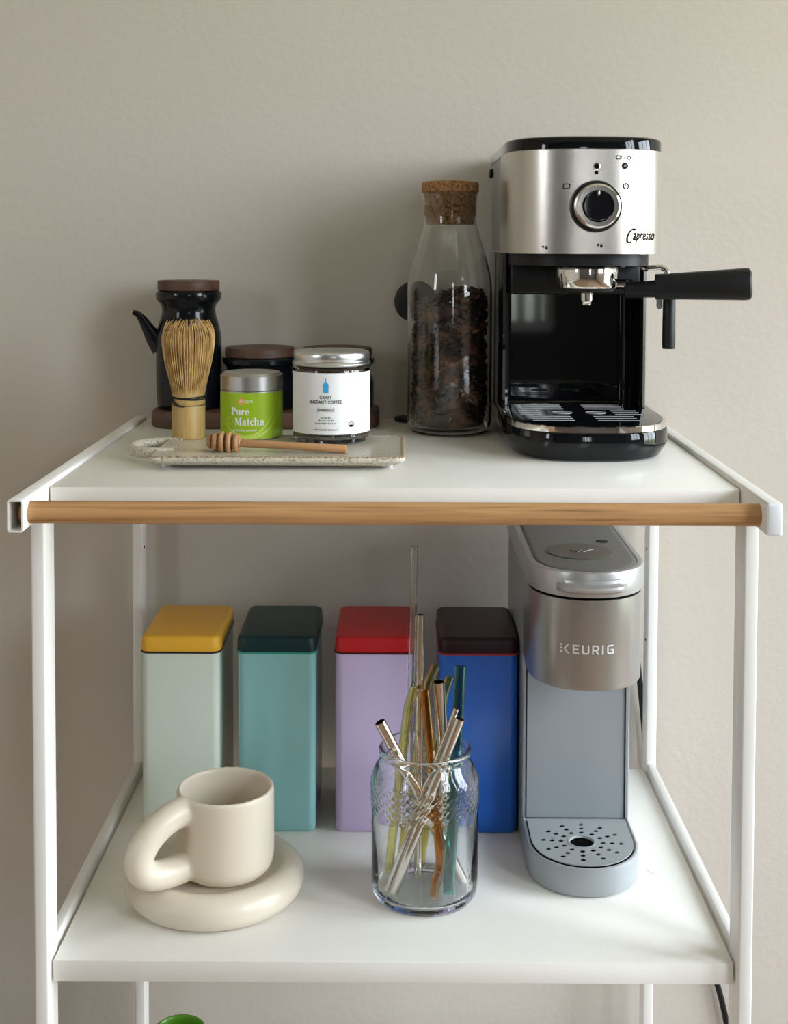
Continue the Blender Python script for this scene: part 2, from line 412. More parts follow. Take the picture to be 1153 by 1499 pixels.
# ------------------------------------------------------------------ espresso machine
PX = .183
em = thing('espresso_machine', 'stainless steel and black espresso machine with portafilter, right end of top shelf', 'espresso machine', (PX, .28, ZT))
TP = (PX, .0765, .150, .232, .436, dict(p=2.8, rb=.02))      # tower plan
BP = (PX + .0035, .0795, .127, .235, .436, dict(p=3.0, rb=.02))      # base plan
Z0, ZB1, ZP0, ZP1, ZCAP = ZT, ZT + .0280, 1.0648, 1.1622, 1.1745
g = Geo()
rings = [dring(*BP[:5], Z0 + .0005, .010, **BP[5]), dring(*BP[:5], Z0 + .002, .0065, **BP[5]), dring(*BP[:5], Z0 + .012, .0006, **BP[5]), dring(*BP[:5], Z0 + .0145, 0, **BP[5]), dring(*BP[:5], ZB1 - .0015, .0, **BP[5]), dring(*BP[:5], ZB1, .0008, **BP[5])]
g.loft(rings); base = mk('base', g, M['blackgloss'], em)
# drip tray: steel rim and slotted plate
TR = (PX + .0035, .0785, .1275, .232, .329, dict(p=2.9, rb=.006))
g = Geo(); g.loft([dring(*TR[:5], ZB1 + .0002, .0, **TR[5]), dring(*TR[:5], ZB1 + .0055, 0, **TR[5]), dring(*TR[:5], ZB1 + .0062, .0012, **TR[5]), dring(*TR[:5], ZB1 + .0056, .0032, **TR[5]), dring(*TR[:5], ZB1 + .0045, .0036, **TR[5])])
tray = mk('drip_tray', g, M['chrome'], em, label='chrome rimmed drip tray')
g = Geo(); dsolid(g, TR, ZB1 + .0046, ZB1 + .0057, 0, .0004, .0038)
plate = mk('drip_plate', g, M['blackgloss'], tray)
def slot(x0, x1, y, w=.0008):
    g = Geo(); z = ZB1 + .0056
    def st(k): 
        pts = []
        for cx_, a0 in ((x1, -90), (x0, 90)):
            for q in range(7): t = radians(a0 + 180 * q / 6); pts.append((cx_ + w * k * cos(t), y + w * k * sin(t)))
        return pts
    g.loft([[(a, b, z) for a, b in st(1.5)], [(a, b, z + .0006) for a, b in st(1.2)], [(a, b, z + .0006) for a, b in st(.9)], [(a, b, z + .0001) for a, b in st(.8)]])
    mk('slot', g, M['greyside'], tray)
for y in (.172, .187, .202, .262, .277, .292):
    for xs in ((PX - .05, PX - .012), (PX + .012, PX + .05)): slot(xs[0], xs[1], y)
for y in (.2175, .232, .2465): slot(PX - .058, PX - .04, y); slot(PX + .036, PX + .060, y)
for xx in (PX - .016, PX + .018):
    g = Geo().lathe([(.0105, ZB1 + .0056), (.010, ZB1 + .0064), (.0088, ZB1 + .0064), (.0082, ZB1 + .0058), (0, ZB1 + .0058)], (xx, .232), 32)
    mk('drain_ring', g, M['greyside'], tray)
# rear column, U shaped around the cavity
def column(z):
    hw, yfr, yin, yb, lip = .0745, .262, .333, .4355, .0075
    x0, x1 = PX - hw, PX + hw
    pts = [(x0, yb - .02), (x0, yfr + .006), (x0 + .0015, yfr + .0015), (x0 + .004, yfr), (x0 + lip - .001, yfr + .001), (x0 + lip, yfr + .004)]
    pts.append((x0 + lip, yin - .0086))
    for k in range(7):
        t = pi + k / 6 * (-pi / 2); r = .008; pts.append((x0 + lip + r + r * cos(t), yin - r + r * sin(t)))
    pts += [(x0 + lip + .0086, yin), (x1 - lip - .0086, yin)]
    for k in range(7):
        t = pi / 2 - k / 6 * (pi / 2); r = .008; pts.append((x1 - lip - r + r * cos(t), yin - r + r * sin(t)))
    pts += [(x1 - lip, yfr + .004), (x1 - lip + .001, yfr + .001), (x1 - .004, yfr), (x1 - .0015, yfr + .0015), (x1, yfr + .006), (x1, yb - .02), (x1 - .02, yb), (x0 + .02, yb)]
    return [(a, b, z) for a, b in pts]
g = Geo().loft([column(ZB1 + .0004), column(ZP0 - .0004)]); mk('rear_column', g, M['blackgloss'], em)
# grey side cheek pieces behind the black frame
for s in (-1, 1):
    xo = PX + s * .0757
    g = Geo().box(min(xo, xo - s * .0012), max(xo, xo - s * .0012), .345, .43, Z0 + .012, ZP0 - .001, .0005); mk('side_panel', g, M['greyside'], em)
# black housing under the panel
g = Geo(); HP = (PX, .068, .165, .25, .332, dict(p=2.8, rb=.004)); dsolid(g, HP, ZP0 - .012, ZP0 - .0002, .0, .0); 
g.box(PX - .0665, PX + .0665, .256, .332, 1.022, ZP0 - .010, .004)
mk('housing', g, M['blackmat'], em)
GX, GY = .1878, .212
g = Geo().lathe([(0, 1.0512), (.032, 1.0512), (.0385, 1.0514), (.0402, 1.0530), (.0408, 1.0640), (0, 1.0640)], (GX, GY), 48); mk('group_collar', g, M['blackgloss'], em)
# steel tower panel (front and flanks) over a grey body
g = Geo(); dsolid(g, TP, ZP0, ZP1 + .0005, .0012, .0, .0012); g2 = mk('tower_body', g, M['greyside'], em)
def panel(z, i):
    r = dring(*TP[:5], z, i, **TP[5])[:41]
    return [(r[0][0], .262, z)] + r + [(r[-1][0], .262, z)]
g = Geo(); o_ = [panel(ZP0 - .0003, .0), panel(ZP1, .0), panel(ZP1, .0010), panel(ZP0 - .0003, .0010)]
n_ = len(o_[0]); V = [p for r in o_ for p in r]; F = []
for i in range(4):
    for j in range(n_ - 1): F.append((i * n_ + j, i * n_ + j + 1, ((i + 1) % 4) * n_ + j + 1, ((i + 1) % 4) * n_ + j))
F.append((0, n_, 2 * n_, 3 * n_)); F.append((n_ - 1, 4 * n_ - 1, 3 * n_ - 1, 2 * n_ - 1))
g.add(V, F); panel_o = mk('steel_panel', g, M['steel'], em, label='brushed stainless steel wraparound front panel')
g = Geo(); rings = [dring(*TP[:5], ZP1 + .0004, .0002, **TP[5]), dring(*TP[:5], ZP1 + .009, .0002, **TP[5]), dring(*TP[:5], ZCAP - .0012, .0012, **TP[5]), dring(*TP[:5], ZCAP, .0035, **TP[5])]
g.loft(rings); mk('top_cap', g, M['blackgloss'], em)
g = Geo().box(PX - .0790, PX - .0756, .385, .402, 1.147, 1.157, .0015); mk('tank_latch', g, M['blackmat'], em)
# dial
KX, KZ = .1866, 1.1088; ky = dfront(TP)(KX)
def dial(prof, n=56): return Geo().lathe(prof, (0, 0), n).move(lambda x, y, z: (KX + x, ky - z, KZ + y))
dl = mk('dial', dial([(0, .0005), (.0235, .0005), (.0242, .003), (.0235, .006), (0, .006)]), M['blackmat'], em)
mk('dial_ring', dial([(.0222, .006), (.0222, .0075), (.0205, .0165), (.019, .0175), (.0150, .0175), (.0140, .0160), (.0140, .0062)]), M['chrome'], dl)
mk('dial_face', dial([(.0139, .0066), (.0139, .0158), (.0128, .0166), (0, .0168)]), M['blackgloss'], dl)
g = Geo().box(KX - .0012, KX + .0012, ky - .0182, ky - .0166, KZ + .0095, KZ + .0142, .0004); mk('pointer', g, M['chrome'], dl)
fy = dfront(TP)
def mark(name, shape, x, z, m='print'): return printed(name, onfront(*shape, x, z, fy), M[m], panel_o)
def stud(name, x, z, r, m, h=.0008):
    y = fy(x); g = Geo().lathe([(0, 0), (r, 0), (r, h * .6), (r * .85, h), (0, h)], (0, 0), 24).move(lambda a, b, c: (x + a, y - c + .0001, z + b)); return mk(name, g, M[m], em)
bx_, bz_ = .1872, 1.1465; stud('indicator_light', bx_ , bz_, .0034, 'chrome', .0008); g = stud('indicator_light', bx_, bz_, .0026, 'blackgloss', .0013)
bx2, bz2 = .1872, 1.1405; stud('indicator_light', bx2, bz2, .0017, 'blackgloss')
bx3, bz3 = .2140, 1.1469; stud('push_button', bx3, bz3, .0030, 'blackmat', .0016); stud('push_button', bx3, bz3, .0014, 'greyside', .0020)
def cup_icon(s): return join2(rect(-.54 * s, -.34 * s, -.42 * s, .34 * s), rect(.24 * s, -.34 * s, .36 * s, .34 * s), rect(-.54 * s, -.34 * s, .36 * s, -.22 * s), rect(-.54 * s, .23 * s, .36 * s, .34 * s), rect(.34 * s, .2 * s, .52 * s, .28 * s), rect(.34 * s, -.06 * s, .46 * s, .02 * s), rect(.46 * s, -.06 * s, .52 * s, .28 * s))
x_, z_ = .1599, 1.1277; mark('printed_mark', cup_icon(.0072), x_, z_)
x_, z_ = .2152, 1.1279; mark('printed_mark', join2(arc(0, 0, .0030, .0030, .0019, .0019), rect(-.0003, -.0003, .0003, .0018), rect(-.0003, -.0003, .0015, .0003)), x_, z_)
x_, z_ = .2082, 1.1546; mark('printed_mark', cup_icon(.0052), x_, z_)
x_, z_ = .2136, 1.1546; mark('printed_mark', poly((-.0009, -.0018), (-.0005, -.0018), (.0009, .0018), (.0005, .0018)), x_, z_)
x_, z_ = .2180, 1.1546; mark('printed_mark', join2(arc(0, -.0004, .0020, .0020, .0012, .0012, 115, 425), rect(-.0004, -.0002, .0004, .0025)), x_, z_)
for x_, z_ in ((.1400, 1.0706), (.1908, 1.0727)):
    mark('printed_mark', join2(poly((-.0028, .0014), (-.0002, .0014), (-.0015, -.0016)), rect(.0004, -.002, .0026, .0003), arc(.0015, .0003, .0009, .0011, .0005, .0007, 0, 180)), x_, z_)
x_, z_ = .2305, 1.0806
V2, F2 = text2d('apresso', .0232, .0108, bold=.024, shear=.42, space=1.12); printed('maker_lettering', onfront(V2, F2, x_ + .0038, z_ - .0014, fy, .0004), M['print'], panel_o)
printed('maker_lettering', onfront(*join2(arc(0, 0, .0044, .0072, .0026, .0056, 55, 300, 30)), x_ - .0098, z_ + .0010, fy, .0004).move(lambda a, b, c: (a + (c - z_) * .35, fy(a + (c - z_) * .35) - .0004, c)), M['print'], panel_o)
# portafilter
g = Geo().lathe([(0, 1.0510), (.0302, 1.0510), (.0306, 1.0490), (.0298, 1.0328), (.0288, 1.0310), (0, 1.0310)], (GX, GY), 48)
pf = mk('portafilter', g, M['chrome'], em, label='chrome portafilter basket')
g = Geo().lathe([(0, 1.0309), (.0284, 1.0309), (.0266, 1.0275), (.0120, 1.0255), (0, 1.0255)], (GX, GY), 40); mk('basket_underside', g, M['blackmat'], pf)
g = Geo().lathe([(0, 1.0270), (.0064, 1.0270), (.0062, 1.0185), (.0050, 1.0170), (.0046, 1.0138), (.0030, 1.0135), (0, 1.0150)], (GX, GY), 28); mk('spout', g, M['chrome'], pf)
g = Geo().tube([(GX + .026, GY - .004, 1.0345), (GX + .044, GY - .008, 1.0345)], .0046, 16); mk('neck', g, M['chrome'], pf)
def hrings():
    R = []
    a = Vector((.2235, GY - .006, 1.0312)); b = Vector((.3425, GY - .027, 1.0358)); d = (b - a).normalized(); s_ = Vector((0, 0, 1)).cross(d).normalized(); u = d.cross(s_)
    for t, w, h, top in ((0, .0070, .0085, .5), (.012, .0088, .0103, .5), (.20, .0092, .0105, .55), (.245, .0094, .0106, .6), (.25, .0098, .0124, 1.), (.45, .0108, .0132, 1.), (.75, .0122, .0146, 1.), (.955, .0130, .0156, 1.), (.985, .0124, .0150, 1.), (1.0, .0105, .0128, 1.)):
        c = a.lerp(b, t); ring = []
        for k in range(32):
            q = 2 * pi * k / 32; cx_, sx_ = cos(q), sin(q); p = 2.6
            yy = h * math.copysign(abs(sx_) ** (2 / p), sx_); 
            if sx_ > 0: yy *= top if top < 1 else 1
            ring.append(c + s_ * (w * math.copysign(abs(cx_) ** (2 / p), cx_)) + u * yy)
        R.append(ring)
    return R
g = Geo().loft(hrings()); mk('handle', g, M['blackmat'], pf, label='black plastic portafilter handle')
# steam pipe and black sleeve
g = Geo(); pth = []
key = [(.2440, .262, 1.0648), (.2450, .246, 1.0580), (.2490, .238, 1.0500), (.2575, .236, 1.0500), (.2665, .235, 1.0505), (.2720, .234, 1.0450), (.2735, .233, 1.033), (.2735, .233, 1.018)]
for i in range(len(key) - 1):
    p0, p1, p2, p3 = (Vector(key[max(0, min(len(key) - 1, i + q))]) for q in (-1, 0, 1, 2))
    for k in range(5):
        t = k / 5; pth.append(.5 * ((2 * p1) + (p2 - p0) * t + (2 * p0 - 5 * p1 + 4 * p2 - p3) * t * t + (3 * p1 - p0 - 3 * p2 + p3) * t ** 3))
pth.append(Vector(key[-1])); g.tube(pth, .0029, 16); sp = mk('steam_pipe', g, M['chrome'], em)
g = Geo().lathe([(0, 1.0215), (.0055, 1.0215), (.0062, 1.019), (.0066, .974), (.0061, .9692), (.0030, .9690), (0, .9705)], (.2736, .233), 24); mk('sleeve', g, M['blackmat'], sp)
g = Geo().lathe([(0, 1.0215), (.0028, 1.0215), (.0030, 1.011), (.0012, 1.0085), (0, 1.0085)], (.2645, .236), 16); mk('air_nub', g, M['greyside'], sp)

# ------------------------------------------------------------------ carafe with beans
CX, CYY = .0578, .328
car = thing('glass_carafe', 'clear glass carafe of coffee beans with a cork stopper, beside the espresso machine', 'carafe', (CX, CYY, ZT))
outp = [(0, ZT + .001), (.034, ZT), (.0405, ZT + .0015), (.0443, ZT + .006), (.0456, ZT + .013), (.0456, 1.023), (.0450, 1.033), (.0432, 1.044), (.0395, 1.058), (.0345, 1.074), (.0305, 1.087), (.0281, 1.095), (.0276, 1.103), (.0281, 1.113), (.0294, 1.123), (.0303, 1.1265), (.0305, 1.1275)]
inp = [(.0292, 1.1275), (.0276, 1.121), (.0264, 1.110), (.0262, 1.103), (.0266, 1.0945), (.0290, 1.0865), (.0330, 1.0735), (.0380, 1.0572), (.0416, 1.0432), (.0433, 1.0325), (.0438, 1.023), (.0438, ZT + .014), (.0420, ZT + .0085), (.037, ZT + .006), (0, ZT + .0055)]
g = Geo().lathe(outp + inp, (CX, CYY), 64); mk('bottle', g, M['glass'], car, label='clear glass bottle body')
g = Geo().lathe([(0, 1.094), (.0248, 1.094), (.0258, 1.096), (.0274, 1.1225), (.0290, 1.1285), (.0305, 1.1288), (.0307, 1.131), (.0305, 1.1375), (.0296, 1.1392), (.02, 1.1405), (0, 1.1412)], (CX, CYY), 48)
mk('cork_stopper', g, M['cork'], car, label='light brown cork stopper')
def bean(g, c, rot, s):
    V = []; F = []; nu, nv = 8, 5
    a, b, h = .0050 * s, .0036 * s, .0027 * s
    for i in range(nv + 1):
        th = pi * i / nv
        for j in range(nu):
            ph = 2 * pi * j / nu
            x, y, z = a * cos(th), b * sin(th) * cos(ph), h * sin(th) * sin(ph)
            if z < 0: z *= .35
            if z <= 0 and abs(y) < b * .3: z += h * .28
            V.append(Vector((x, y, z)))
    V = [rot @ v + c for v in V]
    for i in range(nv):
        for j in range(nu):
            k = (j + 1) % nu; F.append((i * nu + j, i * nu + k, (i + 1) * nu + k, (i + 1) * nu + j))
    g.add(V, F)
g = Geo(); RI = .0434
top = lambda x, y: 1.0165 + .004 * sin(90 * x + 1) + .007 * (x / .043) + .002 * sin(170 * y)
from mathutils import Euler
for k in range(1050):
    t = random.uniform(0, 2 * pi); rr_ = RI - .0054 - abs(random.gauss(0, .0022)); z = random.uniform(ZT + .0125, 1.02)
    if z > top(rr_ * cos(t), rr_ * sin(t)): continue
    if z < ZT + .015: rr_ *= .95
    c = Vector((CX + rr_ * cos(t), CYY + rr_ * sin(t), z)); rot = Euler((random.uniform(0, 6), random.uniform(-.5, .5), t + pi / 2 + random.uniform(-.9, .9))).to_matrix()
    bean(g, c, rot, random.uniform(1.0, 1.2))
for k in range(170):
    t = random.uniform(0, 2 * pi); rr_ = .037 * sqrt(random.random()); x, y = rr_ * cos(t), rr_ * sin(t)
    bean(g, Vector((CX + x, CYY + y, top(x, y) + random.uniform(-.002, .003))), Euler((random.uniform(-.8, .8), random.uniform(-.6, .6), random.uniform(0, 6))).to_matrix(), 1)
g.lathe([(0, ZT + .0090), (.036, ZT + .0090), (.0372, ZT + .012), (.0372, 1.008), (0, 1.010)], (CX, CYY), 32)
o = mk('coffee_beans', g, M['bean'], loc=(CX, CYY, ZT + .006), kind='stuff', ang=60); tag(o, 'dark roasted coffee beans filling the cork-stoppered glass carafe', 'coffee beans')

# ------------------------------------------------------------------ black round-headed stand behind the carafe
SX, SY = .0215, .414
o = thing('round_headed_stand', 'black stand with round disc head and round base, half hidden behind the carafe', 'stand', (SX, SY, ZT))
g = Geo().lathe([(0, ZT), (.0228, ZT), (.0234, ZT + .0015), (.0228, ZT + .004), (.004, ZT + .0055), (0, ZT + .0055)], (SX, SY), 40); mk('base', g, M['dispblack'], o)
g = Geo().tube([(SX, SY, ZT + .005), (SX, SY, 1.0)], .004, 14); mk('stem', g, M['dispblack'], o)
g = Geo().lathe([(0, -.006), (.019, -.006), (.0225, -.0045), (.0237, 0), (.0225, .0045), (.019, .006), (0, .006)], (0, 0), 48).move(lambda x, y, z: (SX + x, SY + z, 1.0075 + y)); mk('disc_head', g, M['dispblack'], o)

# ------------------------------------------------------------------ wooden caddy and black jars
BY = .384
def stadium(x0, x1, yc, hw, r, z, i=0.):
    x0 += i; x1 -= i; hw -= i; r = max(r - i, .001); pts = []
    for cx_, cy_, a0 in ((x1 - r, yc + hw - r, 0), (x0 + r, yc + hw - r, 90), (x0 + r, yc - hw + r, 180), (x1 - r, yc - hw + r, 270)):
        for k in range(9): t = radians(a0 + 90 * k / 8); pts.append((cx_ + r * cos(t), cy_ + r * sin(t), z))
    return pts
BZ = ZT + .0185
g = Geo().loft([stadium(-.2705, -.0185, BY, .046, .03, ZT + a, i) for a, i in ((0, .003), (.001, .001), (.003, 0), (.0155, 0), (.0178, .0012), (.0185, .0035))])
o = mk('serving_board', g, M['walnut'], loc=(-.145, BY, ZT)); tag(o, 'dark walnut board with rounded ends under the black bottle and jars', 'board')
JX = -.2318
o = thing('oil_bottle', 'tall black ceramic bottle with curved spout and flat wooden lid', 'bottle', (JX, BY, BZ))
prof = [(0, BZ), (.031, BZ), (.0345, BZ + .0015), (.0358, BZ + .005), (.0364, BZ + .04), (.0364, .962), (.0358, .972), (.0338, .982), (.0312, .990), (.0297, .9965), (.0296, 1.001), (.0312, 1.0055), (.0345, 1.009), (.0362, 1.012), (.0364, 1.0175), (.0357, 1.0195), (.0335, 1.0205), (.0325, 1.020), (.031, 1.0185), (0, 1.0185)]
g = Geo().lathe(prof, (JX, BY), 64); bd = mk('body', g, M['ceramicblack'], o)
pth = [(JX - .030, BY - .003, .957), (JX - .038, BY - .0035, .967), (JX - .045, BY - .004, .978), (JX - .051, BY - .005, .9885), (JX - .056, BY - .0055, .9945), (JX - .0615, BY - .006, .9965)]
g = Geo().tube(pth, [.0125, .0098, .0070, .0050, .0038, .0026], 20, sx=.8); mk('spout', g, M['ceramicblack'], o)
g = Geo().lathe([(0, 1.0187), (.0338, 1.0210), (.0343, 1.022), (.0343, 1.0305), (.0336, 1.0318), (0, 1.0322)], (JX, BY), 56); mk('lid', g, M['walnut'], o, label='flat dark wooden lid')
def squat(name, jx, label, notch):
    o = thing(name, label, 'jar', (jx, BY, BZ))
    R = .0408
    prof = [(0, BZ), (R - .005, BZ), (R - .0015, BZ + .0015), (R, BZ + .006), (R, .9195), (R - .002, .926), (R - .0040, .931), (R - .0042, .9345), (R - .002, .938), (R + .0005, .9405), (R + .001, .9445), (R - .0003, .9465), (R - .004, .9470), (R - .006, .945), (0, .945)]
    mk('body', Geo().lathe(prof, (jx, BY), 64), M['ceramicblack'], o)
    def fn(r, z, t):
        d = (t - radians(200) + pi) % (2 * pi) - pi
        return r - (.010 * math.exp(-(d / .10) ** 4) if notch and r > .03 else 0)
    g = Geo().lathe([(0, .9472), (R - .0032, .9472), (R - .0022, .948), (R - .0022, .9565), (R - .003, .9575), (0, .9578)], (jx, BY), 120, fn)
    mk('lid', g, M['walnut'], o, label='flat dark wooden lid with a spoon notch' if notch else None)
squat('sugar_jar', -.1525, 'squat black jar with notched wooden lid, right behind the green tin', True)
squat('sugar_jar', -.0655, 'squat black jar mostly hidden behind the white-labelled coffee jar', False)

# ------------------------------------------------------------------ stoneware tray and what stands on it
TZ = .8835
def trayring(z, i):
    x0, x1, ya, yb, r = -.2210 + i, .0095 - i, .078 + i, .2125 - i, max(.010 - i * .4, .003); pts = []
    for cx_, cy_, a0 in ((x1 - r, yb - r, 0), (x0 + r, yb - r, 90), (x0 + r, ya + r, 180), (x1 - r, ya + r, 270)):
        for k in range(7): t = radians(a0 + 90 * k / 6); pts.append((cx_ + r * cos(t), cy_ + r * sin(t), z))
    return pts
st = thing('stoneware_tray', 'speckled beige stoneware serving tray with a ring handle', 'tray', (-.105, .15, ZT))
g = Geo().loft([trayring(ZT + a, i) for a, i in ((.0030, .020), (.0034, .012), (.0062, .0045), (.0085, .0008), (.0102, 0), (.0122, .0004), (.0131, .0020), (.0128, .0040), (.0126, .006))])
slab = mk('slab', g, M['stone'], st)
g = Geo().loft([trayring(ZT + a, i) for a, i in ((.01205, .00030), (.01275, .0009), (.0133, .0021), (.0131, .0034), (.0126, .0040))], False, False); mk('glaze_edge', g, M['stonerim'], slab, label='browned glaze line on the rim')
# ring handle at the left
g = Geo(); pth = []; 
for k in range(25):
    t = radians(62 + (298 - 62) * k / 24); pth.append((-.2190 + .0300 * cos(t) , .152 + .0330 * sin(t), ZT + .0098))
g.tube(pth, [.0050] * 25, 14); mk('ring_handle', g, M['stone'], st)
for x in (-.2075, -.0065):
    for y in (.104, .188):
        g = Geo().lathe([(0, ZT), (.0055, ZT), (.006, ZT + .001), (.0058, ZT + .0034), (0, ZT + .0034)], (x, y), 20); mk('foot', g, M['satin'], st)
# whisk
WX, WY = -.2020, .196
wh = thing('bamboo_whisk', 'bamboo matcha whisk standing upright on its handle on the stoneware tray', 'whisk', (WX, WY, TZ))
w0 = TZ - .0002
g = Geo().lathe([(0, w0), (.0152, w0), (.0162, w0 + .001), (.0163, w0 + .0315), (.0160, w0 + .0325), (.0156, w0 + .0328), (.0160, w0 + .0332), (.0164, w0 + .0342), (.0158, w0 + .042), (.0157, w0 + .049), (.012, w0 + .0505), (0, w0 + .0505)], (WX, WY), 40); mk('handle', g, M['bamboo'], wh)
g = Geo(); g.loft([[(WX + r * cos(2 * pi * j / 40), WY + r * sin(2 * pi * j / 40), z) for j in range(40)] for r, z in ((.0158, w0 + .0322), (.01655, w0 + .0325), (.01655, w0 + .0330), (.0158, w0 + .0333))], False, False); mk('node_line', g, M['node'], wh)
g = Geo(); zt0 = w0 + .0392
for row in range(3):
    ring = [(WX + .0162 * cos(2 * pi * j / 32), WY + .0162 * sin(2 * pi * j / 32), zt0 + .0009 * row + .0007 * sin(2 * pi * j / 32 * 2 + row)) for j in range(33)]
    g.tube(ring, .00062, 6)
g.tube([(WX - .0150, WY - .0075, zt0 + .0005), (WX - .0125, WY - .0125, zt0 - .0035), (WX - .008, WY - .0155, zt0 - .006), (WX - .0015, WY - .0172, zt0 - .0072)], [.0011, .0013, .0010, .0003], 8)
mk('binding_thread', g, M['thread'], wh)
g = Geo()
def tine(t, k, zt_, curl, wdt, zk=1.14):
    pts = []
    for s_ in range(11):
        f = s_ / 10; z = w0 + .041 + (zt_ * zk - .041) * f
        r = (.0148 + .0108 * sin(min(1, f * 1.15) * pi / 2) ** 1.25) * k
        if f > .80: r -= curl * ((f - .80) / .20) ** 1.8
        pts.append((WX + r * cos(t), WY + r * sin(t), z))
    g.tube(pts, [wdt] * 6 + [wdt * .9, wdt * .85, wdt * .75, wdt * .62, wdt * .45], 5)
for j in range(56): tine(2 * pi * j / 56 + random.gauss(0, .008), 1 + random.gauss(0, .008), .0985 + random.uniform(-.0015, .003), .0062 + random.uniform(-.002, .003), .00066)
for j in range(56): tine(2 * pi * j / 56 + random.gauss(0, .02), .72 + random.gauss(0, .03), .098 + random.uniform(-.002, .004), .006 + random.uniform(-.002, .004), .0006)
for j in range(26): tine(2 * pi * j / 26 + random.gauss(0, .05), .45 + random.gauss(0, .03), .096 + random.uniform(-.002, .004), .003, .0006)
mk('tines', g, M['tine'], wh, kind='stuff')
# matcha tin
MX, MR, MY = -.1417, .0303, .2077
mt = thing('matcha_tin', 'small lime green tea tin with a plain silver lid on the stoneware tray', 'tin', (MX, MY, TZ))
g = Geo().lathe([(0, TZ - .0001), (MR - .001, TZ - .0001), (MR, TZ + .001), (MR, TZ + .0468), (MR - .0006, TZ + .0474), (0, TZ + .0474)], (MX, MY), 64); mk('body', g, M['tinlid'], mt)
g = Geo().lathe([(MR - .0004, TZ + .0474), (MR + .0003, TZ + .0476), (MR + .0003, TZ + .0610), (MR - .0004, TZ + .0620), (MR - .0016, TZ + .0620), (MR - .0022, TZ + .0634), (MR - .003, TZ + .0640), (0, TZ + .0642)], (MX, MY), 64); mk('lid', g, M['tinlid'], mt, label='satin silver slip lid')
def band(cx, cy, r, z0, z1, a0=0, a1=360, n=72):
    g = Geo(); V = []; F = []
    for k in range(n + 1):
        t = radians(a0 + (a1 - a0) * k / n); V += [(cx + r * cos(t), cy + r * sin(t), z0), (cx + r * cos(t), cy + r * sin(t), z1)]
    for k in range(n): F.append((2 * k, 2 * k + 2, 2 * k + 3, 2 * k + 1))
    return g.add(V, F)
lb = mk('label', band(MX, MY, MR + .00025, TZ + .0012, TZ + .0455), M['lime'], mt)
mf = cfront(MX, MY, MR + .00025)
V = []; F = []                                   # pale crescent sweeping round the lower right
for k in range(61):
    t = radians(180 + 180 * k / 60)
    for (cx_, cz_, rx_, rz_) in ((-.0025, .0424, .0281, .0374), (.0004, .0400, .0298, .0392)):
        V.append((max(-.0299, min(.0299, cx_ + rx_ * cos(t))), max(.0014, min(.0450, cz_ + rz_ * sin(t)))))
for k in range(60): F.append((2 * k, 2 * k + 2, 2 * k + 3, 2 * k + 1))
printed('swoosh', onfront(V, F, MX, TZ, mf, .00008), M['limepale'], lb)
printed('sun_dot', onfront(*ell(0, 0, .0036, .0036), MX - .0065, TZ + .0376, mf, .0001), M['orange'], lb)
V2, F2 = text2d('GOLDE', .0128, .0030, .02); printed('lettering', onfront(V2, F2, MX - .0020, TZ + .0380, mf, .0003), M['whiteprint'], lb)
(sh, w1) = fat('Pure', .0074); k_ = .0184 / w1; sh = ([(a * k_, b) for a, b in sh[0]], sh[1]); printed('lettering', onfront(*sh, MX - .0166, TZ + .0246, mf), M['whiteprint'], lb)
(sh, w1) = fat('Matcha', .0076); k_ = .0285 / w1; sh = ([(a * k_, b) for a, b in sh[0]], sh[1]); printed('lettering', onfront(*sh, MX - .0131, TZ + .0146, mf), M['whiteprint'], lb)
printed('seal', onfront(*arc(0, 0, .0029, .0037, .0024, .0032), MX - .0178, TZ + .0188, mf), M['limepale'], lb)
V2, F2 = text2d('green tea powder', .0232, .0031, .008); printed('lettering', onfront(V2, F2, MX - .0032, TZ + .0098, mf), M['whiteprint'], lb)
# coffee jar
KX2, KR, KY = -.0617, .0371, .1826
cj = thing('coffee_jar', 'glass jar of instant coffee with white label and silver screw lid', 'jar', (KX2, KY, TZ))
zb = TZ - .0001
go = [(0, zb), (KR - .005, zb), (KR - .0015, zb + .0018), (KR, zb + .0055), (KR, zb + .0700), (KR - .0008, zb + .0723), (KR - .0022, zb + .0737), (KR - .0022, zb + .0833)]
gi = [(KR - .0045, zb + .0833), (KR - .0045, zb + .0732), (KR - .0026, zb + .0705), (KR - .0025, zb + .0082), (KR - .006, zb + .0055), (0, zb + .0050)]
mk('glass', Geo().lathe(go + gi, (KX2, KY), 64), M['glass'], cj)
mk('coffee', Geo().lathe([(0, zb + .0057), (KR - .007, zb + .0059), (KR - .0031, zb + .0090), (KR - .0031, zb + .0697), (KR - .006, zb + .0723), (0, zb + .0732)], (KX2, KY), 48), M['coffee'], cj)
lp = [(0, zb + .0834), (KR - .0016, zb + .0834), (KR - .0016, zb + .0746), (KR + .0002, zb + .0743), (KR + .0007, zb + .0755), (KR + .0002, zb + .0770), (KR - .0008, zb + .0780), (KR - .0008, zb + .0794), (KR - .0002, zb + .0805), (KR - .0002, zb + .0851), (KR - .0010, zb + .0866), (KR - .0030, zb + .0873), (0, zb + .0875)]
lp = lp[2:] 
lid = mk('lid', Geo().lathe([(KR - .0021, zb + .0748)] + lp[1:], (KX2, KY), 96), M['satin'], cj, label='ribbed silver screw lid')
lb = mk('label', band(KX2, KY, KR + .0002, zb + .0106, zb + .0686, 150, 402), M['paper'], cj)
kf = cfront(KX2, KY, KR + .0002)
KC = KX2 - .0034
bt = join2(ell(0, -.0008, .0026, .0056, 28), rect(-.0026, -.0045, .0026, .0022), ell(0, -.0050, .0026, .0014, 16), rect(-.0003, .0040, .0003, .0085))
printed('bottle_logo', onfront(*bt, KC, zb + .0560, kf), M['bluelogo'], lb)
